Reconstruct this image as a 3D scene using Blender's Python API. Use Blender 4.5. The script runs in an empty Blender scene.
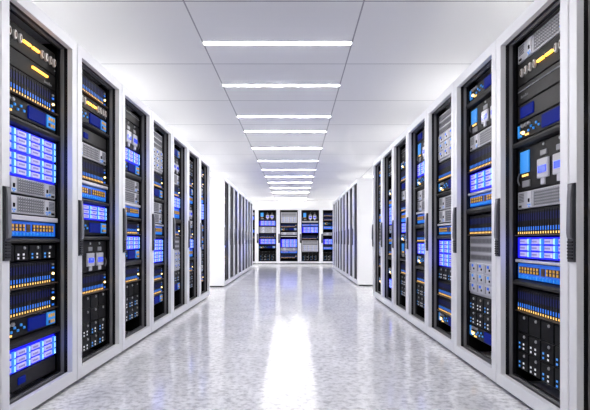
import bpy, math, random
from mathutils import Vector

random.seed(7)
S = bpy.context.scene
COL = S.collection
PI = math.pi

# ------------------------------------------------------------------ measures
CAM_Z = 0.875          # camera height above the floor
XL, XR = -1.3227, 1.2000   # front planes of the two rows
CEIL = CAM_Z + 1.604
PITCH = 0.80
RW, RD = 0.788, 1.0    # rack width, depth
Z0, Z1 = 0.024, 2.079  # rack body bottom / top
OX = 0.3325            # half opening width
OZ0, OZ1 = 0.095, 2.012
EQ = 0.092             # equipment plane behind the door front

# ------------------------------------------------------------------ materials
def nodes(name):
    m = bpy.data.materials.new(name)
    m.use_nodes = True
    return m, m.node_tree.nodes, m.node_tree.links, m.node_tree.nodes['Principled BSDF']

def mat(name, col, rough=0.5, metal=0.0, emit=None, es=0.0, spec=0.5, var=0.0, vscale=30, coat=0.0, sample=None):
    m, n, l, b = nodes(name)
    b.inputs['Base Color'].default_value = (*col, 1)
    b.inputs['Roughness'].default_value = rough
    b.inputs['Metallic'].default_value = metal
    b.inputs['Specular IOR Level'].default_value = spec
    b.inputs['Coat Weight'].default_value = coat
    if var:
        tc = n.new('ShaderNodeTexCoord'); no = n.new('ShaderNodeTexNoise')
        no.inputs['Scale'].default_value = vscale; no.inputs['Detail'].default_value = 4
        r = n.new('ShaderNodeMapRange')
        r.inputs['To Min'].default_value = max(0.02, rough - var); r.inputs['To Max'].default_value = rough + var
        l.new(tc.outputs['Object'], no.inputs['Vector']); l.new(no.outputs['Fac'], r.inputs['Value'])
        l.new(r.outputs['Result'], b.inputs['Roughness'])
    if emit:
        b.inputs['Emission Color'].default_value = (*emit, 1)
        b.inputs['Emission Strength'].default_value = es
    if sample:
        m.cycles.emission_sampling = sample
    return m

M = {}
M['white'] = mat('white_powder_coat', (0.88, 0.88, 0.895), 0.38, var=0.05)
M['shell'] = mat('white_side_panel', (0.90, 0.90, 0.91), 0.5, var=0.05)
M['black'] = mat('black_lacquer', (0.010, 0.010, 0.012), 0.35, spec=0.35)
M['inner'] = mat('black_cabinet_lining', (0.0035, 0.0035, 0.004), 0.5, spec=0.12)
M['strip'] = mat('grey_gasket', (0.24, 0.235, 0.245), 0.22)
M['face'] = mat('dark_faceplate', (0.0060, 0.0053, 0.0050), 0.5, spec=0.16, var=0.06)
M['char'] = mat('charcoal_plastic', (0.015, 0.0138, 0.0135), 0.5, spec=0.25, var=0.06)
M['handle'] = mat('handle_plastic', (0.03, 0.031, 0.037), 0.38, var=0.06)
M['lever'] = mat('handle_lever_grey', (0.17, 0.17, 0.19), 0.3, var=0.05)
M['grey'] = mat('server_grey', (0.52, 0.52, 0.55), 0.4, metal=0.25, var=0.08)
M['pale'] = mat('pale_grey_metal', (0.68, 0.67, 0.70), 0.35, metal=0.2, var=0.06)
M['mid'] = mat('mid_grey_metal', (0.26, 0.26, 0.28), 0.4, metal=0.3, var=0.06)
M['hole'] = mat('vent_hole', (0.10, 0.10, 0.11), 0.6, var=0.05)
M['whitep'] = mat('white_plastic', (0.55, 0.55, 0.60), 0.4, var=0.05)
M['knob'] = mat('grey_knob', (0.35, 0.35, 0.37), 0.35, var=0.05)
M['oval'] = mat('oval_socket_metal', (0.62, 0.58, 0.55), 0.35, metal=0.3, var=0.05)
M['patch'] = mat('glowing_blue_patch_plastic', (0.012, 0.15, 0.72), 0.4, emit=(0.01, 0.14, 0.8), es=0.18, var=0.06, sample='NONE')  # plastic given a faint glow to stay bright inside the dark rack
M['cyan'] = mat('glowing_bright_blue_plastic', (0.03, 0.30, 0.80), 0.35, emit=(0.02, 0.28, 0.9), es=0.13, var=0.06, sample='NONE')  # faint glow added to the plastic against the dark rack interior
M['gold'] = mat('gold_contacts', (0.75, 0.42, 0.06), 0.35, metal=0.4, emit=(0.9, 0.45, 0.03), es=0.14, var=0.06, sample='NONE')  # slight self-glow added to the metal colour
M['brown'] = mat('brown_port', (0.10, 0.045, 0.012), 0.5, var=0.05)
M['lamp'] = mat('amber_lamp', (0.6, 0.4, 0.1), 0.4, emit=(1.0, 0.72, 0.30), es=1.8)
M['lip'] = mat('brown_underglow_lip', (0.06, 0.035, 0.02), 0.4)  # brown stands in for amber light spilling from the blade lights
M['navy'] = mat('navy_screen', (0.002, 0.005, 0.04), 0.7, spec=0.1, emit=(0.002, 0.010, 0.20), es=0.40, sample='NONE')
M['tab'] = mat('navy_blade_tab', (0.003, 0.005, 0.05), 0.5, spec=0.2, emit=(0.006, 0.014, 0.28), es=0.10, sample='NONE')
M['ledblue'] = mat('blue_blade_light', (0.02, 0.10, 0.4), 0.4, spec=0.3, emit=(0.03, 0.22, 1.0), es=0.36, sample='NONE')
M['ledgold'] = mat('amber_status_light', (0.5, 0.28, 0.05), 0.4, emit=(1.0, 0.56, 0.16), es=0.75)
M['bargold'] = mat('amber_light_bar', (0.5, 0.25, 0.03), 0.4, emit=(1.0, 0.43, 0.045), es=1.8)
M['ledwhite'] = mat('white_status_light', (0.7, 0.7, 0.72), 0.4, emit=(0.9, 0.9, 1.0), es=0.175, sample='NONE')
M['ledsky'] = mat('sky_blue_status_light', (0.05, 0.25, 0.6), 0.4, emit=(0.06, 0.32, 1.0), es=0.27, sample='NONE')
M['glow'] = mat('blue_drive_light_and_halo', (0.02, 0.06, 0.5), 0.4, emit=(0.012, 0.07, 1.0), es=1.6)  # drive light, its deep-blue flanks painting the halo round the core
M['core'] = mat('pale_blue_light_core', (0.3, 0.5, 0.6), 0.4, emit=(0.28, 0.66, 1.0), es=0.50, sample='NONE')
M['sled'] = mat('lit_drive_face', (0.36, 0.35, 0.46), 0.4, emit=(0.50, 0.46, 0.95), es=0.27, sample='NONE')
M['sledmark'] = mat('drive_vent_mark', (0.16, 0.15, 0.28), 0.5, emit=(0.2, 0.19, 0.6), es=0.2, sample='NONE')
M['halo'] = mat('painted_blue_halo', (0.004, 0.004, 0.06), 0.4, spec=0.2, emit=(0.010, 0.010, 0.95), es=0.55)  # halo of the drive lights put into the chassis front as emission
M['plugscreen'] = mat('blue_plug_screen', (0.02, 0.03, 0.3), 0.2, emit=(0.02, 0.06, 0.95), es=0.65, sample='NONE')
M['text'] = mat('faded_nameplate_print', (0.20, 0.20, 0.21), 0.5)
M['cord'] = mat('grey_cord', (0.16, 0.16, 0.18), 0.5)
M['diffuser'] = mat('light_diffuser', (0.9, 0.9, 0.9), 0.5, emit=(1.0, 0.985, 0.97), es=26.0)
M['diffuser_soft'] = mat('light_diffuser_soft', (0.9, 0.9, 0.9), 0.5, emit=(1.0, 0.985, 0.97), es=48.0)
M['diffuser_side'] = mat('light_diffuser_bright', (0.9, 0.9, 0.9), 0.5, emit=(1.0, 0.985, 0.97), es=68.0)
M['trim'] = mat('light_trim_white', (0.82, 0.82, 0.82), 0.45)

def floor_mat():
    m, n, l, b = nodes('polished_pale_terrazzo')
    tc = n.new('ShaderNodeTexCoord')
    n1 = n.new('ShaderNodeTexNoise'); n1.inputs['Scale'].default_value = 26; n1.inputs['Detail'].default_value = 5; n1.inputs['Roughness'].default_value = 0.62
    n2 = n.new('ShaderNodeTexNoise'); n2.inputs['Scale'].default_value = 3.2; n2.inputs['Detail'].default_value = 3
    n3 = n.new('ShaderNodeTexVoronoi'); n3.inputs['Scale'].default_value = 55
    for q in (n1, n2, n3): l.new(tc.outputs['Object'], q.inputs['Vector'])
    r1 = n.new('ShaderNodeValToRGB')
    r1.color_ramp.elements[0].position = 0.36; r1.color_ramp.elements[0].color = (0.56, 0.56, 0.575, 1)
    r1.color_ramp.elements[1].position = 0.56; r1.color_ramp.elements[1].color = (0.93, 0.93, 0.94, 1)
    l.new(n1.outputs['Fac'], r1.inputs['Fac'])
    r2 = n.new('ShaderNodeValToRGB')
    r2.color_ramp.elements[0].position = 0.3; r2.color_ramp.elements[0].color = (0.82, 0.82, 0.83, 1)
    r2.color_ramp.elements[1].position = 0.65; r2.color_ramp.elements[1].color = (1, 1, 1, 1)
    l.new(n2.outputs['Fac'], r2.inputs['Fac'])
    r3 = n.new('ShaderNodeValToRGB')
    r3.color_ramp.elements[0].position = 0.0; r3.color_ramp.elements[0].color = (0.75, 0.75, 0.77, 1)
    r3.color_ramp.elements[1].position = 0.35; r3.color_ramp.elements[1].color = (1, 1, 1, 1)
    l.new(n3.outputs['Distance'], r3.inputs['Fac'])
    a = n.new('ShaderNodeMix'); a.data_type = 'RGBA'; a.blend_type = 'MULTIPLY'; a.inputs[0].default_value = 1
    c = n.new('ShaderNodeMix'); c.data_type = 'RGBA'; c.blend_type = 'MULTIPLY'; c.inputs[0].default_value = 0.7
    l.new(r1.outputs['Color'], a.inputs[6]); l.new(r2.outputs['Color'], a.inputs[7])
    l.new(a.outputs[2], c.inputs[6]); l.new(r3.outputs['Color'], c.inputs[7])
    l.new(c.outputs[2], b.inputs['Base Color'])
    b.inputs['Roughness'].default_value = 0.12
    b.inputs['Specular IOR Level'].default_value = 0.45
    b.inputs['IOR'].default_value = 1.38
    return m

def ceil_mat():
    m, n, l, b = nodes('ceiling_tile_white')
    tc = n.new('ShaderNodeTexCoord'); sp = n.new('ShaderNodeSeparateXYZ')
    l.new(tc.outputs['Object'], sp.inputs[0])
    def line(sock, off, pitch):
        s = n.new('ShaderNodeMath'); s.operation = 'SUBTRACT'; s.inputs[1].default_value = off; l.new(sock, s.inputs[0])
        p = n.new('ShaderNodeMath'); p.operation = 'PINGPONG'; p.inputs[1].default_value = pitch / 2; l.new(s.outputs[0], p.inputs[0])
        k = n.new('ShaderNodeMath'); k.operation = 'LESS_THAN'; k.inputs[1].default_value = 0.0055; l.new(p.outputs[0], k.inputs[0])
        return k
    kx = line(sp.outputs[0], -0.746, 1.208); ky = line(sp.outputs[1], 3.40, 1.205)
    mx = n.new('ShaderNodeMath'); mx.operation = 'MAXIMUM'
    l.new(kx.outputs[0], mx.inputs[0]); l.new(ky.outputs[0], mx.inputs[1])
    x = n.new('ShaderNodeMix'); x.data_type = 'RGBA'
    l.new(mx.outputs[0], x.inputs[0])
    x.inputs[6].default_value = (0.83, 0.83, 0.83, 1); x.inputs[7].default_value = (0.36, 0.36, 0.38, 1)
    l.new(x.outputs[2], b.inputs['Base Color'])
    b.inputs['Roughness'].default_value = 0.75
    return m

M['floor'] = floor_mat()
M['ceil'] = ceil_mat()
M['wall'] = mat('white_wall_paint', (0.86, 0.86, 0.87), 0.7, var=0.05)

# ------------------------------------------------------------------ mesh builder
class MB:
    def __init__(s):
        s.v, s.f, s.mi, s.mats = [], [], [], []
    def m(s, k):
        if k not in s.mats: s.mats.append(k)
        return s.mats.index(k)
    def add(s, verts, faces, k):
        b = len(s.v); s.v += [tuple(p) for p in verts]; i = s.m(k)
        for f in faces: s.f.append(tuple(b + q for q in f)); s.mi.append(i)
        return s
    def box(s, x0, x1, y0, y1, z0, z1, k, b=0.0):
        """box; b chamfers the edges of the front (y0) face"""
        B = [(x0, y0 + b, z0), (x1, y0 + b, z0), (x1, y0 + b, z1), (x0, y0 + b, z1),
             (x0, y1, z0), (x1, y1, z0), (x1, y1, z1), (x0, y1, z1)]
        F = [(4, 7, 6, 5), (0, 4, 5, 1), (1, 5, 6, 2), (2, 6, 7, 3), (3, 7, 4, 0)]
        if b:
            B += [(x0 + b, y0, z0 + b), (x1 - b, y0, z0 + b), (x1 - b, y0, z1 - b), (x0 + b, y0, z1 - b)]
            F += [(8, 9, 10, 11), (0, 1, 9, 8), (1, 2, 10, 9), (2, 3, 11, 10), (3, 0, 8, 11)]
        else:
            F += [(0, 1, 2, 3)]
        return s.add(B, F, k)
    def disc(s, x, z, r, y0, y1, k, n=12, sx=1.0, cap=0.0):
        """short round (or oval, sx) boss facing -y with a chamfered rim"""
        V, F = [], []
        for (yy, rr) in ((y1, r), (y0 + cap, r), (y0, r - cap)):
            for i in range(n):
                a = 2 * PI * i / n
                V.append((x + rr * math.cos(a) * sx, yy, z + rr * math.sin(a)))
        for q in range(2):
            for i in range(n):
                j = (i + 1) % n
                F.append((q * n + i, q * n + j, (q + 1) * n + j, (q + 1) * n + i))
        F.append(tuple(2 * n + i for i in range(n)))
        return s.add(V, F, k)
    def prism(s, prof, x0, x1, k):
        """closed profile of (y, z), counter-clockwise seen from +x, extruded along x"""
        n = len(prof)
        V = [(x0, y, z) for y, z in prof] + [(x1, y, z) for y, z in prof]
        F = [tuple(range(n))[::-1], tuple(range(n, 2 * n))]
        F += [(i, (i + 1) % n, n + (i + 1) % n, n + i) for i in range(n)]
        return s.add(V, F, k)
    def ring(s, ax, bx, ay, by, az, bz, iz0, iz1, ix, k, b=0.0):
        """rectangular frame: outer ax..bx, az..bz, opening -ix..ix, iz0..iz1, depth ay..by"""
        o = [(ax, az), (bx, az), (bx, bz), (ax, bz)]
        i = [(-ix, iz0), (ix, iz0), (ix, iz1), (-ix, iz1)]
        of = [(ax + b, az + b), (bx - b, az + b), (bx - b, bz - b), (ax + b, bz - b)]
        V = [(x, ay, z) for x, z in of] + [(x, ay, z) for x, z in i] + [(x, by, z) for x, z in o] + [(x, by, z) for x, z in i]
        V += [(x, ay + b, z) for x, z in o]
        F = []
        for q in range(4):
            r = (q + 1) % 4
            F += [(q, r, 4 + r, 4 + q), (8 + r, 8 + q, 12 + q, 12 + r), (4 + q, 4 + r, 12 + r, 12 + q),
                  (16 + r, 16 + q, 8 + q, 8 + r), (16 + q, 16 + r, r, q)]
        return s.add(V, F, k)
    def tube(s, pts, r, k, n=6):
        V, F = [], []
        P = [Vector(p) for p in pts]
        for i, p in enumerate(P):
            d = (P[min(i + 1, len(P) - 1)] - P[max(i - 1, 0)]).normalized()
            u = d.cross(Vector((0, 1, 0.01))).normalized(); w = d.cross(u)
            for j in range(n):
                a = 2 * PI * j / n
                V.append(p + u * (r * math.cos(a)) + w * (r * math.sin(a)))
        for i in range(len(P) - 1):
            for j in range(n):
                q = (j + 1) % n
                F.append((i * n + j, i * n + q, (i + 1) * n + q, (i + 1) * n + j))
        F += [tuple(range(n))[::-1], tuple((len(P) - 1) * n + j for j in range(n))]
        return s.add(V, F, k)
    def join(s, o, off=(0, 0, 0)):
        b = len(s.v)
        s.v += [(x + off[0], y + off[1], z + off[2]) for x, y, z in o.v]
        for f, i in zip(o.f, o.mi):
            s.f.append(tuple(b + q for q in f)); s.mi.append(s.m(o.mats[i]))
        return s
    def mesh(s, name, mirror=1):
        me = bpy.data.meshes.new(name)
        v = [(x * mirror, y, z) for x, y, z in s.v]
        f = s.f if mirror == 1 else [tuple(reversed(q)) for q in s.f]
        me.from_pydata(v, [], f)
        for k in s.mats: me.materials.append(M[k])
        me.polygons.foreach_set('material_index', s.mi)
        me.validate(); me.update()
        return me

def link(name, data=None, parent=None, loc=(0, 0, 0)):
    o = bpy.data.objects.new(name, data); COL.objects.link(o)
    o.location = loc
    if parent: o.parent = parent
    return o

def tag(o, label, cat, group=None):
    o['label'] = label; o['category'] = cat
    if group: o['group'] = group
    return o

def struct(name, mb):
    o = link(name, mb.mesh(name)); o['kind'] = 'structure'
    return o

def copy_tree(o, parent=None):
    c = o.copy(); COL.objects.link(c)
    c.parent = parent
    for ch in KIDS.get(o.name, ()):
        d = copy_tree(ch, c)
        KIDS.setdefault(c.name, []).append(d)
    return c
KIDS = {}

# ------------------------------------------------------------------ the room
WX0, WX1, WY0, WY1 = -3.55, 3.45, -2.6, 20.15
struct('floor', MB().box(WX0 - .1, WX1 + .1, WY0 - .1, WY1 + .1, -0.1, 0, 'floor'))
struct('ceiling', MB().box(WX0 - .1, WX1 + .1, WY0 - .1, WY1 + .1, CEIL, CEIL + 0.1, 'ceil'))
struct('wall_left', MB().box(WX0 - .1, WX0, WY0, WY1, 0, CEIL, 'wall'))
struct('wall_right', MB().box(WX1, WX1 + .1, WY0, WY1, 0, CEIL, 'wall'))
struct('wall_back', MB().box(WX0 - .1, WX1 + .1, WY1, WY1 + .1, 0, CEIL, 'wall'))
struct('wall_front', MB().box(WX0 - .1, WX1 + .1, WY0 - .1, WY0, 0, CEIL, 'wall'))

# ------------------------------------------------------------------ ceiling lights
ORD = ['first', 'second', 'third', 'fourth', 'fifth', 'sixth', 'seventh', 'eighth', 'ninth', 'tenth', 'eleventh', 'twelfth', 'thirteenth',
       'fourteenth', 'fifteenth', 'sixteenth', 'seventeenth', 'eighteenth']

def make_light(dm):
    r = link('ceiling_light')
    t = MB()
    w, d = 0.597, 0.024
    # thin trim: four bars round the diffuser
    t.box(-w - .006, w + .006, -d - .006, -d, -0.006, -0.0005, 'trim')
    t.box(-w - .006, w + .006, d, d + .006, -0.006, -0.0005, 'trim')
    t.box(-w - .006, -w, -d, d, -0.006, -0.0005, 'trim')
    t.box(w, w + .006, -d, d, -0.006, -0.0005, 'trim')
    a = link('trim_frame', t.mesh('light_trim'), r)
    b = link('diffuser', MB().box(-w + .001, w - .001, -d + .001, d - .001, -0.008, -0.0005, dm).mesh('light_diffuser'), r)
    KIDS[r.name] = [a, b]
    return r
LIGHTS = {}
def place_light(x, y, label, group, dm='diffuser'):
    o = copy_tree(LIGHTS[dm]) if dm in LIGHTS else LIGHTS.setdefault(dm, make_light(dm))
    o.location = (x, y, CEIL)
    tag(o, label, 'ceiling light', group)
AISLE = [-1.0, 0.4, 1.7, 2.95, 4.11, 5.23, 6.55, 7.45, 8.78, 10.19, 11.5, 12.7, 14.0, 15.4, 16.9, 19.45]
for i, y in enumerate(AISLE):
    if y < 3: lab = f'glowing white linear ceiling light overhead out of the picture, {ORD[i]} of four'
    elif i == len(AISLE) - 1: lab = 'glowing white linear ceiling light by the far wall above its racks'
    else: lab = f'glowing white linear ceiling light above the aisle, {ORD[i-4]} along it'
    place_light(-0.142, y, lab, 'linear lights over the aisle')
SIDE = [2.9, 5.3, 7.7, 10.19, 12.7, 15.4, 17.8, 19.4]
for sx, side in ((-2.60, 'left-side'), (2.34, 'right-side')):
    for i, y in enumerate(SIDE):
        place_light(sx, y, f'white linear ceiling light behind the {side} racks, {ORD[i]} along its line', f'linear lights behind the {side} racks', 'diffuser_side' if sx < 0 else 'diffuser_soft')

# ------------------------------------------------------------------ server rack
def make_rack(side):
    """side: +1 handle at local -x, -1 handle at local +x"""
    r = link('server_rack')
    h = RW / 2
    sh = MB()
    sh.box(-h, -h + .016, .0315, RD, Z0, Z1, 'shell')
    sh.box(h - .016, h, .0315, RD, Z0, Z1, 'shell')
    sh.box(-h + .016, h - .016, .0315, RD, Z1 - .016, Z1, 'shell')
    sh.box(-h + .016, h - .016, .0315, RD, Z0, Z0 + .016, 'shell')
    sh.box(-h + .016, h - .016, RD - .012, RD, Z0 + .016, Z1 - .016, 'shell')
    cab = link('cabinet_shell', sh.mesh('rack_shell'), r)
    d = MB().ring(-h, h, 0.0, .03, Z0, Z1, OZ0, OZ1, OX, 'white', b=.0025)
    door = link('door', d.mesh('rack_door'), r)
    # handle on the stile
    c = -side * (OX + .031)
    hb = MB()
    za, zb = 0.782, 1.122
    hb.box(c - .027, c + .027, -.010, -.0005, za, zb, 'handle', b=.003)
    lev = [(-.010, zb - .006), (-.012, zb - .004), (-.016, zb - .030), (-.018, zb - .060), (-.019, zb - .11), (-.021, za + .14), (-.021, za + .125), (-.018, za + .105), (-.010, za + .100)]
    hb.prism(lev, c - .014, c + .014, 'lever')
    hd = link('handle', hb.mesh('rack_handle', 1), door)
    rb = MB()
    for i in range(6):
        z = za + .012 + i * .014
        rb.box(c - .021, c + .021, -.015, -.010, z, z + .008, 'char', b=.002)
    rib = link('grip_rib', rb.mesh('rack_handle_ribs'), door)
    # black inner frame and grey gasket
    fr = MB().ring(-h + .018, h - .018, .0315, .0515, Z0 + .018, Z1 - .018, OZ0 - .004, OZ1 + .004, OX + .004, 'black')
    fr.ring(-h + .018, h - .018, .070, .084, Z0 + .018, Z1 - .018, OZ0 + .006, OZ1 - .006, OX - .010, 'black')
    inn = link('inner_frame', fr.mesh('rack_inner_frame'), r)
    gs = MB().ring(-h + .018, h - .018, .052, .0695, Z0 + .018, Z1 - .018, OZ0 + .001, OZ1 - .001, OX - .002, 'strip', b=0)
    gk = link('gasket', gs.mesh('rack_gasket'), inn)
    rails = []
    for q in (-1, 1):
        rl = MB()
        x = q * (OX + .006)
        rl.box(x - .022, x + .022, .086, .12, Z0 + .02, Z1 - .02, 'inner')
        rails.append(link('mounting_rail', rl.mesh('rack_rail'), r))
    ln = MB()
    ln.box(-h + .018, h - .018, .80, .81, Z0 + .02, Z1 - .02, 'inner')
    ln.box(-h + .018, -h + .021, .125, .80, Z0 + .02, Z1 - .02, 'inner')
    ln.box(h - .021, h - .018, .125, .80, Z0 + .02, Z1 - .02, 'inner')
    lin = link('lining', ln.mesh('rack_lining'), r)
    feet = []
    for fx in (-1, 1):
        for fy in (.07, RD - .07):
            f = MB()
            n = 10
            V = []
            for zz, rr in ((0.0, .030), (.010, .030), (.014, .016), (Z0, .016)):
                V += [(fx * (h - .06) + rr * math.cos(2 * PI * i / n), fy + rr * math.sin(2 * PI * i / n), zz) for i in range(n)]
            F = [(q * n + i, q * n + (i + 1) % n, (q + 1) * n + (i + 1) % n, (q + 1) * n + i) for q in range(3) for i in range(n)]
            F.append(tuple(range(n))[::-1])
            f.add(V, F, 'char')
            feet.append(link('foot', f.mesh('rack_foot'), r))
    pl = MB().box(-h + .05, h - .05, .05, RD - .05, .003, Z0 - .001, 'inner')  # black block added to deepen the shadow gap under the rack
    pln = link('shadow_gap_block', pl.mesh('rack_shadow_gap_block'), r)
    KIDS[r.name] = [cab, door, inn, lin, pln] + rails + feet
    KIDS[door.name] = [hd, rib]
    KIDS[inn.name] = [gk]
    return r

proto = {1: make_rack(1)}
used = {1: False}
def place_rack(x, y, rot, side, label, group):
    o = copy_tree(proto[side]) if used[side] else proto[side]
    used[side] = True
    o.location = (x, y, 0); o.rotation_euler = (0, 0, rot)
    tag(o, label, 'server rack', group)
    return o

# ------------------------------------------------------------------ rack-mounted devices
# a device is a list of parts: [name, MB, offset, parent index or None]; x runs away from the camera, z up, y=0 the mounting plane
DW = 0.302     # half width
def chassis(h, k='face', x0=-DW, x1=DW, y0=-.004, deep=.55, b=.002):
    return MB().box(x0, x1, y0, .012, .0015, h - .0015, k, b=b).box(x0 + .012, x1 - .012, .012, deep, .003, h - .003, 'inner')

def d_light_panel(h, lod):
    P = [['faceplate', chassis(h), (0, 0, 0), None]]
    soc = MB().disc(0, 0, .024, -.012, 0, 'oval', 14, .55, .003)
    slot = MB().box(-.004, .004, -.0135, -.0125, -.012, .012, 'brown')
    zc = h * .52
    for x in (-.24, -.19, -.138, -.088, .137, .182, .232, .276):
        P.append(['socket', soc, (x, -.004, zc), None])
        P.append(['slot', slot, (x, -.004, zc), len(P) - 1])
    bar = MB().box(-.034, .034, -.012, 0, -.0065, .0065, 'bargold', b=.003)
    for x in (-.022, .068): P.append(['light_bar', bar, (x, -.004, zc), None])
    P.append(['screw', MB().disc(0, 0, .005, -.004, 0, 'knob', 8, 1, .001), (.290, -.004, h * .2), None])
    return P

def d_bar_panel(h, lod):
    P = [['faceplate', chassis(h), (0, 0, 0), None]]
    P.append(['light_bar', MB().box(-.082, .082, -.012, 0, -.0055, .0055, 'bargold', b=.003), (.115, -.004, h * .62), None])
    t = MB()
    for i in range(7): t.box(-.045 + i * .013, -.045 + i * .013 + .009, -.0012, 0, 0, .010 + (.005 if i in (0, 4) else 0), 'text')
    P.append(['nameplate', t, (.215, -.004, h * .18), None])
    return P

def d_plain_panel(h, lod):
    P = [['faceplate', chassis(h, 'char'), (0, 0, 0), None]]
    P.append(['groove', MB().box(-.29, .29, -.006, 0, -.002, .002, 'mid'), (0, -.004, h * .70), None])
    t = MB()
    for i in range(7): t.box(-.045 + i * .013, -.045 + i * .013 + .009, -.0012, 0, 0, .010 + (.005 if i in (0, 4) else 0), 'text')
    P.append(['nameplate', t, (-.215, -.004, h * .30), None])
    return P

def d_blank(h, lod):
    P = [['faceplate', chassis(h, 'char'), (0, 0, 0), None]]
    P.append(['screen', MB().box(-.032, .032, -.008, 0, -.018, .018, 'navy', b=.002), (-.07, -.004, h * .5), None])
    P.append(['seam', MB().box(-.29, .29, -.0052, 0, -.001, .001, 'inner'), (0, -.004, h * .5 - .04), None])
    return P

def d_screen_panel(h, lod):
    P = [['faceplate', chassis(h, 'char'), (0, 0, 0), None]]
    P.append(['screen', MB().box(-.075, .075, -.008, 0, -.030, .030, 'navy', b=.002), (-.18, -.004, h * .5), None])
    P.append(['screw', MB().disc(0, 0, .006, -.004, 0, 'knob', 8, 1, .001), (.285, -.004, h * .5), None])
    return P

def d_blades(h, lod):
    n = 20
    p = .0262
    x0 = -.292
    ear = .268
    P = [['chassis', chassis(h, 'inner'), (0, 0, 0), None]]
    zt = h - .012
    b = MB()
    b.box(-.0112, .0112, -.006, 0, .012, zt, 'face', b=.002)
    b.box(-.0045, .0045, -.0070, -.005, zt - .052, zt - .014, 'tab')
    b.box(-.0040, .0040, -.0074, -.005, .031, .052, 'ledblue')
    led = MB().box(-.0040, .0040, -.0076, -.005, 0, .012, 'ledgold', b=.001)
    if lod == 0:
        for i in range(n):
            P.append(['blade', b, (x0 + (i + .5) * p, -.004, 0), None])
            P.append(['status_light', led, (x0 + (i + .5) * p, -.004, .013), len(P) - 1])
    else:
        g = MB()
        for i in range(n):
            g.join(b, (x0 + (i + .5) * p, -.004, 0)); g.join(led, (x0 + (i + .5) * p, -.004, .013))
        P.append(['blade_bank', g, (0, 0, 0), None])  # all blades and their lights joined into one bank
    P.append(['lower_lip', MB().box(-.30, .30, -.020, 0, .002, .008, 'lip', b=.002), (0, -.004, 0), None])  # ledge added to carry the amber underglow
    P.append(['lamp', MB().disc(0, 0, .0075, -.010, 0, 'lamp', 12, 1, .003), (ear, -.004, h * .42), None])
    for z, k in ((.16, 'ledblue'), (.66, 'ledblue'), (.80, 'knob')):
        P.append(['indicator', MB().box(-.009, .009, -.005, 0, -.005, .005, k), (ear, -.004, h * z), None])
    return P

def d_controller(h, lod):
    P = [['faceplate', chassis(h), (0, 0, 0), None]]
    z = h * .5
    P.append(['screen', MB().box(-.092, .092, -.008, 0, -.034, .034, 'navy', b=.002), (.085, -.004, z), None])
    for dx in (-.235, -.195, -.155): P.append(['knob', MB().disc(0, 0, .010, -.012, 0, 'knob', 10, 1.2, .003), (dx, -.004, z + .026), None])
    P.append(['lamp', MB().disc(0, 0, .010, -.012, 0, 'lamp', 12, 1, .004), (-.225, -.004, z - .014), None])
    for (dx, dz) in ((-.165, -.012), (-.135, .006), (-.105, -.012), (-.075, .012), (-.045, -.006)):
        P.append(['small_port', MB().box(-.007, .007, -.007, 0, -.006, .006, 'cyan', b=.002), (dx, -.004, z + dz), None])
    P.append(['port_bracket', MB().box(-.010, .010, -.007, 0, -.034, .034, 'cyan', b=.002).box(.010, .034, -.007, 0, -.034, -.022, 'cyan', b=.002), (-.282, -.004, z), None])
    for dx, dz in ((-.256, -.006), (-.196, -.030), (-.170, -.030)): P.append(['small_lamp', MB().box(-.006, .006, -.006, 0, -.005, .005, 'ledgold', b=.001), (dx, -.004, z + dz), None])
    cl = MB().box(-.048, .048, -.007, 0, -.036, .036, 'cyan', b=.002)
    P.append(['port_block', cl, (.240, -.004, z), None])
    c = len(P) - 1
    for dx in (-.026, .0, .026):
        for dz in (-.018, .016):
            P.append(['contact', MB().box(-.008, .008, -.003, 0, -.009, .009, 'gold' if (dx + dz) > -.02 else 'brown'), (.240 + dx, -.011, z + dz), c])
    return P

def d_tray(h, lod):
    P = [['tray_front', MB().prism([(-.004, .002), (.02, .002), (.02, h - .002), (-.004, h - .002), (-.030, h - .010), (-.034, h * .5), (-.028, .008)], -.306, .306, 'char'), (0, 0, 0), None]]
    P.append(['tray_base', MB().box(-.28, .28, .021, .4, .003, .010, 'inner'), (0, 0, 0), None])
    return P

def d_shelf(h, lod):
    return [['shelf_front', MB().box(-.302, .302, -.020, .01, .002, h - .002, 'pale', b=.003), (0, 0, 0), None],
            ['shelf_board', MB().box(-.29, .29, .011, .4, .003, h - .006, 'mid'), (0, 0, 0), None]]

def d_array(h, lod):
    rows = 6 if h > .18 else 3
    P = [['chassis', chassis(h, 'halo', -.304, .304), (0, 0, 0), None]]
    P.append(['end_plate', MB().box(-.008, .008, -.010, 0, .002, h - .002, 'face', b=.002), (.2945, -.004, 0), None])
    gap = .010 if rows == 6 else 0
    rh = (h - .014 - gap) / rows
    sled = MB().box(-.039, .039, -.010, 0, -rh * .345, rh * .345, 'sled', b=.002)
    mk = MB()
    for i in range(4): mk.box(-.034 + i * .0145, -.023 + i * .0145, -.0008, 0, -rh * .14, rh * .14, 'sledmark')
    gl = MB().box(-.0125, .0125, -.012, 0, -rh * .43, rh * .43, 'glow', b=.003).box(-.0065, .0065, -.0135, -.0115, -rh * .40, rh * .40, 'core', b=.001)
    sled2 = MB().join(sled).join(mk, (0, -.010, 0))
    for r in range(rows):
        z = .007 + (r + .5) * rh + (gap if r >= 3 and rows == 6 else 0)
        for c in range(4):
            x = -.285 + c * .14
            P.append(['drive_sled', sled2, (x + .07, -.004, z), None])
            P.append(['drive_light', gl, (x + .14 - .004, -.004, z), len(P) - 1])
    return P

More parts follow.
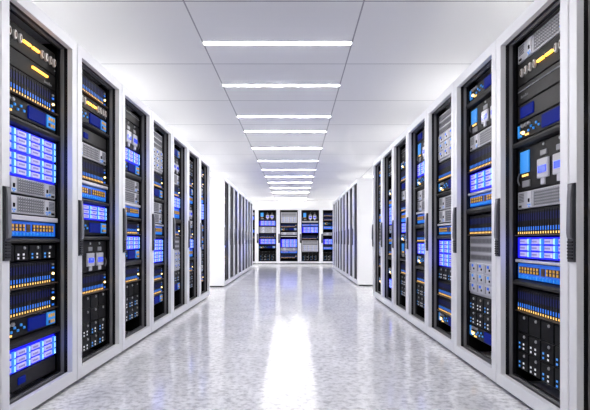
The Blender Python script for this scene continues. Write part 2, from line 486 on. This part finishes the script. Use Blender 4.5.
def d_server(h, lod):
    P = [['faceplate', chassis(h, 'grey', b=.003), (0, 0, 0), None]]
    g = MB()
    for x in [-.10 + i * .0225 for i in range(12)]:
        g.box(x - .004, x + .004, -.0065, -.0035, h * .10, h * .90, 'mid')
        for j in range(5): g.box(x + .0075, x + .0145, -.0055, -.0035, h * (.13 + j * .155), h * (.21 + j * .155), 'hole')
    P.append(['front_grille', g, (0, 0, 0), None])
    v = MB()
    for j in range(6): v.box(-.032, .032, -.0055, -.0035, h * (.40 + j * .085), h * (.44 + j * .085), 'hole')
    P.append(['vent', v, (.258, 0, 0), None]); P.append(['vent', v, (-.255, 0, 0), None])
    for cx in (-.150, .190):
        P.append(['panel', MB().box(-.022, .022, -.006, 0, h * .06, h * .94, 'pale', b=.002), (cx, -.004, 0), None])
        q = len(P) - 1
        P.append(['power_button', MB().box(-.006, .006, -.005, 0, -.010, .010, 'face', b=.001), (cx, -.010, h * .44), q])
        for dx, dz in ((-.010, .20), (.010, .20), (.0, .10)):
            P.append(['port', MB().box(-.0045, .0045, -.003, 0, -.0032, .0032, 'ledsky'), (cx + dx, -.010, h * dz), q])
    for dx in (.232,): P.append(['indicator', MB().box(-.007, .007, -.004, 0, -.005, .005, 'ledsky'), (dx, -.004, h * .24), None])
    for dx in (.270, -.270): P.append(['label_plate', MB().box(-.016, .016, -.003, 0, -.006, .006, 'face'), (dx, -.004, h * .16), None])
    return P

def d_patch(h, lod):
    P = [['panel_body', chassis(h, 'patch', b=.003), (0, 0, 0), None]]
    port = MB().box(-.0105, .0105, -.006, 0, -.019, .019, 'brown', b=.002)
    con = MB().box(-.0075, .0075, -.002, 0, .003, .016, 'gold').box(-.0075, .0075, -.002, 0, -.016, -.003, 'gold')
    for i in range(16):
        if i in (7, 8): continue
        x = -.262 + i * .0345
        P.append(['port', port, (x, -.004, h * .58), None])
        P.append(['contacts', con, (x, -.010, h * .58), len(P) - 1])
    P.append(['port_divider', MB().box(-.018, .018, -.005, 0, -.020, .020, 'brown', b=.002), (-.003, -.004, h * .56), None])
    cab = MB()
    for i in range(16): cab.box(-.262 + i * .0345 - .008, -.262 + i * .0345 + .004, -.010, 0, h * .06, h * .26, 'cyan', b=.003)
    P.append(['cable_boot_row', cab, (0, -.004, 0), None])  # row of blue cable boots joined in one mesh
    return P

def d_module(h, lod):
    """black drive modules: four bays in one or more rows"""
    P = [['faceplate', chassis(h, 'inner'), (0, 0, 0), None]]
    rows = max(1, round(h / .105)); rh = h / rows
    bay = MB().box(-.064, .064, -.010, 0, -rh * .46, rh * .46, 'inner', b=.003)
    for r in range(rows):
        zc = (r + .5) * rh
        for c in range(4):
            x = -.216 + c * .137
            P.append(['drive_bay', bay, (x, -.004, zc), None])
            q = len(P) - 1
            P.append(['latch', MB().disc(0, 0, .0085, -.006, 0, 'knob', 10, 1, .002), (x + .02, -.014, zc + rh * .30), q])
            for k, (dx, dz, mt) in enumerate(((-.038, -.10, 'ledsky'), (-.038, -.32, 'ledsky'), (.012, -.10, 'ledwhite'), (.012, -.32, 'ledwhite'))):
                if h > .25 and r == rows - 1 and lod == 0: continue
                if c == 1 and k < 2: mt = 'ledwhite'
                if h > .12 and r > 1 : continue
                P.append(['indicator', MB().box(-.0058, .0058, -.003, 0, -.005, .005, mt), (x + dx, -.014, zc + dz * rh), q])
    return P

def d_power(h, lod):
    P = [['faceplate', chassis(h), (0, 0, 0), None]]
    xs = (.005, .168)
    for x in xs: P.append(['latch', MB().disc(0, 0, .009, -.006, 0, 'knob', 10, 1, .002), (x, -.004, h * .92), None])
    P.append(['blue_screen', MB().box(-.052, .052, -.008, 0, -.060 * h / .24, .060 * h / .24, 'cyan', b=.002), (-.205, -.004, h * .66), None])
    for x in (-.232, -.205, -.178): P.append(['lamp', MB().box(-.008, .008, -.005, 0, -.006, .006, 'ledgold', b=.001), (x, -.004, h * .35), None])
    P.append(['socket_plate', MB().box(-.045, .045, -.006, 0, -.018, .018, 'mid', b=.002), (-.190, -.004, h * .15), None])
    s = h / .24
    for x in xs:
        P.append(['label_plate', MB().box(-.034, .034, -.005, 0, -.014, .014, 'mid', b=.002), (x, -.004, h * .74), None])
        b = MB()
        b.box(-.059, .059, -.010, 0, -.050 * s, .050 * s, 'whitep', b=.003)
        b.box(-.046, .046, -.0112, -.009, .014 * s, .050 * s, 'grey')
        b.box(-.020, .020, -.009, 0, -.085 * s, -.050 * s, 'whitep', b=.002)
        P.append(['plug', b, (x, -.004, h * .40), None])
        P.append(['plug_screen', MB().box(-.042, .042, -.004, 0, -.018 * s, .018 * s, 'plugscreen', b=.001), (x, -.0135, h * .40 - .004), len(P) - 1])
    pts = []
    for i in range(9):
        a = PI * i / 8
        pts.append((.266 + .022 * math.sin(a), -.010, h * .42 - h * .28 * (i / 8)))
    P.append(['cord', MB().tube(pts, .004, 'cord'), (0, 0, 0), None])
    P.append(['cord', MB().tube([(-x, y, z) for x, y, z in pts], .004, 'cord'), (0, 0, 0), None])
    return P

def d_big(h, lod):
    P = [['faceplate', chassis(h, 'grey', b=.003), (0, 0, 0), None]]
    for j in range(3):
        v = MB().box(-.275, .275, -.008, 0, -h * .048, h * .048, 'mid', b=.003)
        for i in range(22): v.box(-.262 + i * .024, -.250 + i * .024, -.0095, -.0075, -h * .03, h * .03, 'hole')
        P.append(['vent_panel', v, (0, -.004, h * (.915 - j * .135)), None])
    mod = MB().box(-.066, .066, -.012, 0, -h * .078, h * .078, 'whitep', b=.003)
    mod.box(-.050, -.030, -.0135, -.012, -h * .06, h * .055, 'mid')
    for r in range(3):
        for c in range(4):
            x, z = -.216 + c * .144, h * (.47 - r * .17)
            P.append(['module', mod, (x, -.004, z), None])
            q = len(P) - 1
            P.append(['port', MB().box(-.013, .013, -.004, 0, -h * .022, h * .022, 'patch' if r != 1 else 'ledsky', b=.001), (x + .004, -.016, z + h * .03), q])
            P.append(['button', MB().box(-.008, .008, -.004, 0, -h * .016, h * .016, 'face', b=.001), (x + .030, -.016, z - h * .02), q])
    return P

KINDS = {
    'light': (d_light_panel, 'power_distribution_unit', 'power panel', 'dark power panel with gold light bars and oval sockets'),
    'bar': (d_bar_panel, 'light_bar_panel', 'rack panel', 'dark panel with one long gold light bar'),
    'plain': (d_plain_panel, 'blanking_panel', 'rack panel', 'plain charcoal panel with faded nameplate'),
    'blank': (d_blank, 'blanking_panel', 'rack panel', 'plain charcoal panel with small navy square'),
    'screen': (d_screen_panel, 'display_panel', 'rack panel', 'charcoal panel with navy display'),
    'blades': (d_blades, 'blade_chassis', 'blade server', 'dark blade chassis with blue-amber lights'),
    'ctrl': (d_controller, 'network_controller', 'network equipment', 'dark controller with navy screen'),
    'tray': (d_tray, 'cable_tray', 'cable tray', 'charcoal cable tray'),
    'shelf': (d_shelf, 'rack_shelf', 'shelf', 'thin pale grey shelf'),
    'array6': (d_array, 'drive_array', 'storage array', 'tall six-row blue-lit drive array'),
    'array3': (d_array, 'drive_array', 'storage array', 'three-row blue-lit drive array'),
    'server': (d_server, 'rack_server', 'server', 'pale grey server with perforated front'),
    'patch': (d_patch, 'patch_panel', 'patch panel', 'bright blue patch panel with gold ports'),
    'mod': (d_module, 'drive_module', 'storage unit', 'black drive module with tiny lights'),
    'power': (d_power, 'power_module', 'power module', 'black power module with white plugs'),
    'big': (d_big, 'storage_server', 'server', 'tall grey server with white modules'),
}
CACHE = {}
def place_device(kind, ztop, zbot, rack, mirror, lod, label, group):
    fn, name, cat, _ = KINDS[kind]
    h = round((ztop - zbot) / .005) * .005
    key = (kind, round(h, 3), mirror, lod)
    loc = Vector((0, EQ, zbot + CAM_Z))
    if key not in CACHE:
        P = fn(h, lod)
        if lod >= 2:
            g = MB()
            for _, mb, off, par in P: g.join(mb, off)
            o = link(name, g.mesh(name, mirror))
        else:
            o = link(name)
            made, meshes = [], {}
            for pn, mb, off, par in P:
                if id(mb) not in meshes: meshes[id(mb)] = mb.mesh(name + '_' + pn, mirror)
                off = (off[0] * mirror, off[1], off[2])
                if par is None:
                    q = link(pn, meshes[id(mb)], o, off); KIDS.setdefault(o.name, []).append(q)
                    made.append((q, off))
                else:
                    pq, po = made[par]
                    q = link(pn, meshes[id(mb)], pq, (off[0] - po[0], off[1] - po[1], off[2] - po[2])); KIDS.setdefault(pq.name, []).append(q)
                    made.append((q, off))
        CACHE[key] = o
    else:
        o = copy_tree(CACHE[key])
    rx, ry, rr = rack
    c, s = math.cos(rr), math.sin(rr)
    o.location = (rx + loc.x * c - loc.y * s, ry + loc.x * s + loc.y * c, loc.z)
    o.rotation_euler = (0, 0, rr)
    tag(o, label, cat, group)
    return o

def fill(layout, rack, mirror, lod, where, group, shift=0.0):
    count = {}
    for k, a, b in layout: count[KINDS[k][3]] = count.get(KINDS[k][3], 0) + 1
    seen = {}
    for k, a, b in layout:
        look = KINDS[k][3]; n = count[look]; i = seen.get(look, 0); seen[look] = i + 1
        if n == 1: lab = look
        elif n == 2: lab = ('upper ', 'lower ')[i] + look
        elif n == 3: lab = ('topmost ', 'middle ', 'lowest ')[i] + look
        else: lab = ('topmost ' if i == 0 else 'lowest ' if i == n - 1 else ORD[i] + '-down ') + look
        place_device(k, min(a + shift, 1.120), max(b + shift, -.765), rack, mirror, lod, lab + ' in ' + where, group)

L = [None] * 8
L[1] = [('light', 1.085, .955), ('bar', .95, .862), ('blades', .858, .72), ('ctrl', .715, .617), ('tray', .612, .566), ('array6', .562, .315),
        ('server', .312, .228), ('server', .222, .125), ('shelf', .118, .090), ('patch', .088, .008), ('tray', .006, -.030), ('mod', -.034, -.118),
        ('blades', -.122, -.262), ('blades', -.266, -.406), ('ctrl', -.41, -.505), ('tray', -.508, -.555), ('array3', -.56, -.68), ('blank', -.684, -.775)]
L[2] = [('blades', 1.095, .965), ('light', .962, .872), ('ctrl', .868, .782), ('tray', .778, .742), ('blank', .738, .642), ('server', .638, .54),
        ('blades', .535, .388), ('shelf', .384, .36), ('patch', .357, .27), ('tray', .267, .232), ('array3', .228, .125), ('ctrl', .12, .022),
        ('tray', .018, -.018), ('power', -.022, -.235), ('blades', -.24, -.385), ('mod', -.39, -.76)]
L[3] = [('plain', 1.09, 1.0), ('power', .995, .765), ('array3', .76, .648), ('ctrl', .643, .565), ('tray', .56, .508), ('server', .503, .405), ('server', .40, .302),
        ('shelf', .298, .274), ('patch', .271, .188), ('tray', .185, .148), ('blades', .143, .028), ('array3', .018, -.1), ('ctrl', -.105, -.18),
        ('tray', -.185, -.235), ('blades', -.24, -.38), ('mod', -.385, -.70)]
L[4] = [('big', 1.085, .68), ('blades', .675, .52), ('ctrl', .515, .42), ('tray', .415, .375), ('server', .37, .265), ('server', .26, .155), ('shelf', .15, .128),
        ('patch', .124, .04), ('tray', .036, .0), ('array6', -.004, -.245), ('tray', -.25, -.285), ('blades', -.29, -.43), ('blades', -.435, -.57), ('ctrl', -.575, -.67)]
L[5] = [('ctrl', 1.09, .985), ('power', .98, .79), ('server', .785, .665), ('blades', .66, .52), ('array3', .515, .385), ('patch', .38, .265), ('tray', .26, .2),
        ('blades', .195, .055), ('big', .05, -.36), ('mod', -.365, -.49), ('ctrl', -.50, -.60)]
L[6] = [('mod', 1.08, .86), ('blades', .855, .72), ('ctrl', .71, .61), ('patch', .60, .50), ('power', .49, .28), ('server', .27, .17), ('blades', .165, .03),
        ('array3', .02, -.11), ('patch', -.12, -.22), ('tray', -.225, -.27), ('blades', -.28, -.42), ('mod', -.425, -.64)]
L[7] = [('blades', 1.085, .95), ('blades', .94, .80), ('server', .79, .69), ('patch', .68, .57), ('array6', .56, .32), ('patch', .24, .14), ('patch', .06, -.04),
        ('ctrl', -.05, -.14), ('mod', -.15, -.36), ('server', -.37, -.47), ('blades', -.48, -.62)]
L[0] = [('server', 1.08, .98), ('blades', .95, .81), ('array6', .8, .56), ('ctrl', .55, .45), ('patch', .4, .32), ('blades', .25, .11), ('array3', 0, -.12), ('mod', -.2, -.41)]
R = [None] * 8
R[0] = [('server', 1.08, .98), ('plain', .95, .83), ('ctrl', .6, .5), ('blades', .25, .11), ('blades', 0, -.14), ('mod', -.3, -.6)]
R[1] = [('server', 1.105, 1.002), ('light', .998, .868), ('plain', .864, .765), ('screen', .76, .66), ('ctrl', .655, .56), ('tray', .556, .51), ('power', .506, .268),
        ('server', .264, .165), ('blades', .16, .012), ('array3', .008, -.113), ('shelf', -.117, -.138), ('patch', -.141, -.23), ('tray', -.233, -.272),
        ('blades', -.276, -.418), ('mod', -.422, -.742)]
R[2] = [('ctrl', 1.09, .995), ('tray', .99, .94), ('power', .935, .745), ('server', .74, .635), ('blades', .63, .475), ('array3', .465, .335), ('shelf', .33, .308),
        ('patch', .304, .225), ('tray', .22, .17), ('blades', .165, .018), ('big', .013, -.405), ('mod', -.41, -.62), ('ctrl', -.625, -.715)]
R[3] = [('big', 1.085, .672), ('blades', .667, .50), ('ctrl', .495, .405), ('tray', .40, .365), ('server', .36, .25), ('server', .245, .135), ('shelf', .13, .108),
        ('patch', .104, .032), ('tray', .028, -.01), ('array6', -.014, -.245), ('mod', -.25, -.36), ('blades', -.365, -.505), ('blades', -.51, -.645), ('ctrl', -.65, -.735)]
R[4] = [('screen', 1.09, 1.0), ('power', .995, .78), ('array3', .775, .64), ('ctrl', .635, .545), ('tray', .54, .50), ('server', .495, .39), ('server', .385, .28),
        ('shelf', .276, .25), ('patch', .245, .155), ('tray', .15, .10), ('blades', .095, -.04), ('array3', -.045, -.16), ('ctrl', -.165, -.27), ('tray', -.275, -.32),
        ('blades', -.325, -.46), ('mod', -.465, -.70)]
R[5] = [('plain', 1.09, .95), ('ctrl', .945, .85), ('blades', .84, .70), ('screen', .69, .60), ('server', .59, .48), ('blades', .47, .34), ('patch', .33, .22), ('array3', .21, .09),
        ('ctrl', .08, -.01), ('power', -.02, -.20), ('tray', -.21, -.25), ('blades', -.26, -.40), ('mod', -.41, -.66)]
R[6] = [('mod', 1.08, .86), ('ctrl', .70, .60), ('patch', .55, .46), ('array6', .45, .21), ('server', .2, .1), ('patch', .04, -.05), ('blades', -.06, -.20), ('tray', -.21, -.26),
        ('ctrl', -.36, -.46), ('array3', -.52, -.64)]
R[7] = [('patch', 1.06, .97), ('blades', .95, .81), ('mod', .8, .59), ('server', .58, .48), ('patch', .40, .28), ('server', .27, .17), ('big', .16, -.24), ('blades', -.26, -.40), ('ctrl', -.55, -.65)]

SH = {1: .012, 2: .017, 3: .02, 4: .02}
for i in range(8):
    yc = 2.349 + OX + .8 * (i - 1)
    lab = 'tall white server rack with black-framed door opening, '
    nm = f'{ORD[i-1]} whole left-side rack' if i else 'left-side rack showing only its edge'
    rot = PI / 2
    place_rack(XL, yc, rot, 1, lab + nm, 'racks of the left-side row')
    fill(L[i], (XL, yc, rot), 1, 0 if i in (1, 2) else 1 if i in (3, 4) else 2, nm, 'equipment in the left-side racks', SH.get(i, 0))
    yc = 2.295 + OX + .8 * (i - 1)
    nm = f'{ORD[i-1]} whole right-side rack' if i else 'right-side rack showing only a dark sliver'
    rot = -PI / 2
    place_rack(XR, yc, rot, 1, lab + nm, 'racks of the right-side row')
    fill(R[i], (XR, yc, rot), 1, 0 if i in (1, 2) else 1 if i in (3, 4) else 2, nm, 'equipment in the right-side racks', SH.get(i, 0))

# far block beyond the cross aisle
POOL = [('blades', .14), ('ctrl', .10), ('patch', .10), ('array3', .12), ('server', .10), ('mod', .21), ('tray', .05), ('array6', .24), ('big', .40), ('blades', .14), ('power', .22)]
def random_layout():
    z = 1.085; out = []; last = None
    while z > -.60:
        k, h = random.choice(POOL)
        if k == last: continue
        if z - h < -.75: break
        out.append((k, z, z - h)); z -= h + .005; last = k
        if random.random() < .25: z -= random.choice((.06, .1))
    return out
for side, X, y0, rot, m in (('left-side', XL, 9.50, PI / 2, 1), ('right-side', XR, 9.75, -PI / 2, 1)):
    for j in range(8):
        yc = y0 + .4 + .8 * j
        nm = f'{ORD[j]} {side} rack beyond the cross aisle'
        place_rack(X, yc, rot, m, 'narrow-looking white server rack, ' + nm, f'{side} racks beyond the cross aisle')
        fill(random_layout(), (X, yc, rot), m, 2, nm, f'equipment in the {side} racks beyond the cross aisle')

# racks along the far wall, facing the camera
B = [
    [('server', 1.05, .95), ('array3', .9, .78), ('mod', .7, .49), ('patch', .4, .3), ('blades', .2, .06), ('mod', -.4, -.72)],
    [('power', 1.06, .78), ('array3', .74, .56), ('server', .51, .40), ('server', .395, .285), ('blades', .27, .10), ('array3', .06, -.13), ('tray', -.14, -.18), ('ctrl', -.19, -.30), ('mod', -.40, -.74)],
    [('big', 1.06, .66), ('blades', .64, .50), ('ctrl', .49, .36), ('server', .31, .21), ('shelf', .17, .14), ('array6', .05, -.25), ('server', -.27, -.38), ('patch', -.39, -.47), ('blades', -.5, -.66)],
    [('power', 1.06, .74), ('shelf', .72, .68), ('patch', .62, .54), ('array3', .51, .29), ('blades', .20, .05), ('big', .0, -.42), ('mod', -.44, -.74)],
    [('blades', 1.05, .91), ('blades', .89, .75), ('ctrl', .70, .58), ('patch', .53, .43), ('server', .30, .19), ('array3', .05, -.14), ('tray', -.16, -.21), ('patch', -.24, -.33), ('mod', -.44, -.74)],
]
for j, x in enumerate((-1.83, -1.03, -.23, .57, 1.37)):
    nm = f'{ORD[j]} rack along the far wall'
    place_rack(x, 18.9, 0, 1, 'white server rack facing down the aisle, ' + nm, 'racks along the far wall')
    fill(B[j], (x, 18.9, 0), 1, 2, nm, 'equipment in the racks along the far wall')

# ------------------------------------------------------------------ camera, world, view
cd = bpy.data.cameras.new('camera'); cam = link('camera', cd)
cam.location = (0, 0, CAM_Z); cam.rotation_euler = (PI / 2, 0, 0)
cd.sensor_width = 36; cd.lens = 36 * 507 / 590
cd.shift_y = 35.5 / 590
cd.clip_start = 0.05
S.camera = cam
w = bpy.data.worlds.new('world'); S.world = w; w.use_nodes = True
w.node_tree.nodes['Background'].inputs[0].default_value = (0.8, 0.85, 1, 1)
w.node_tree.nodes['Background'].inputs[1].default_value = 0.0
S.cycles.max_bounces = 10; S.cycles.diffuse_bounces = 6
S.cycles.use_denoising = True
S.cycles.denoising_input_passes = 'RGB_ALBEDO_NORMAL'; S.cycles.denoising_prefilter = 'ACCURATE'; S.cycles.denoising_quality = 'HIGH'
S.cycles.sample_clamp_indirect = 8.0
S.view_settings.view_transform = 'Standard'; S.view_settings.look = 'None'
S.view_settings.exposure = 1.22; S.view_settings.gamma = 1; S.view_settings.use_curve_mapping = False
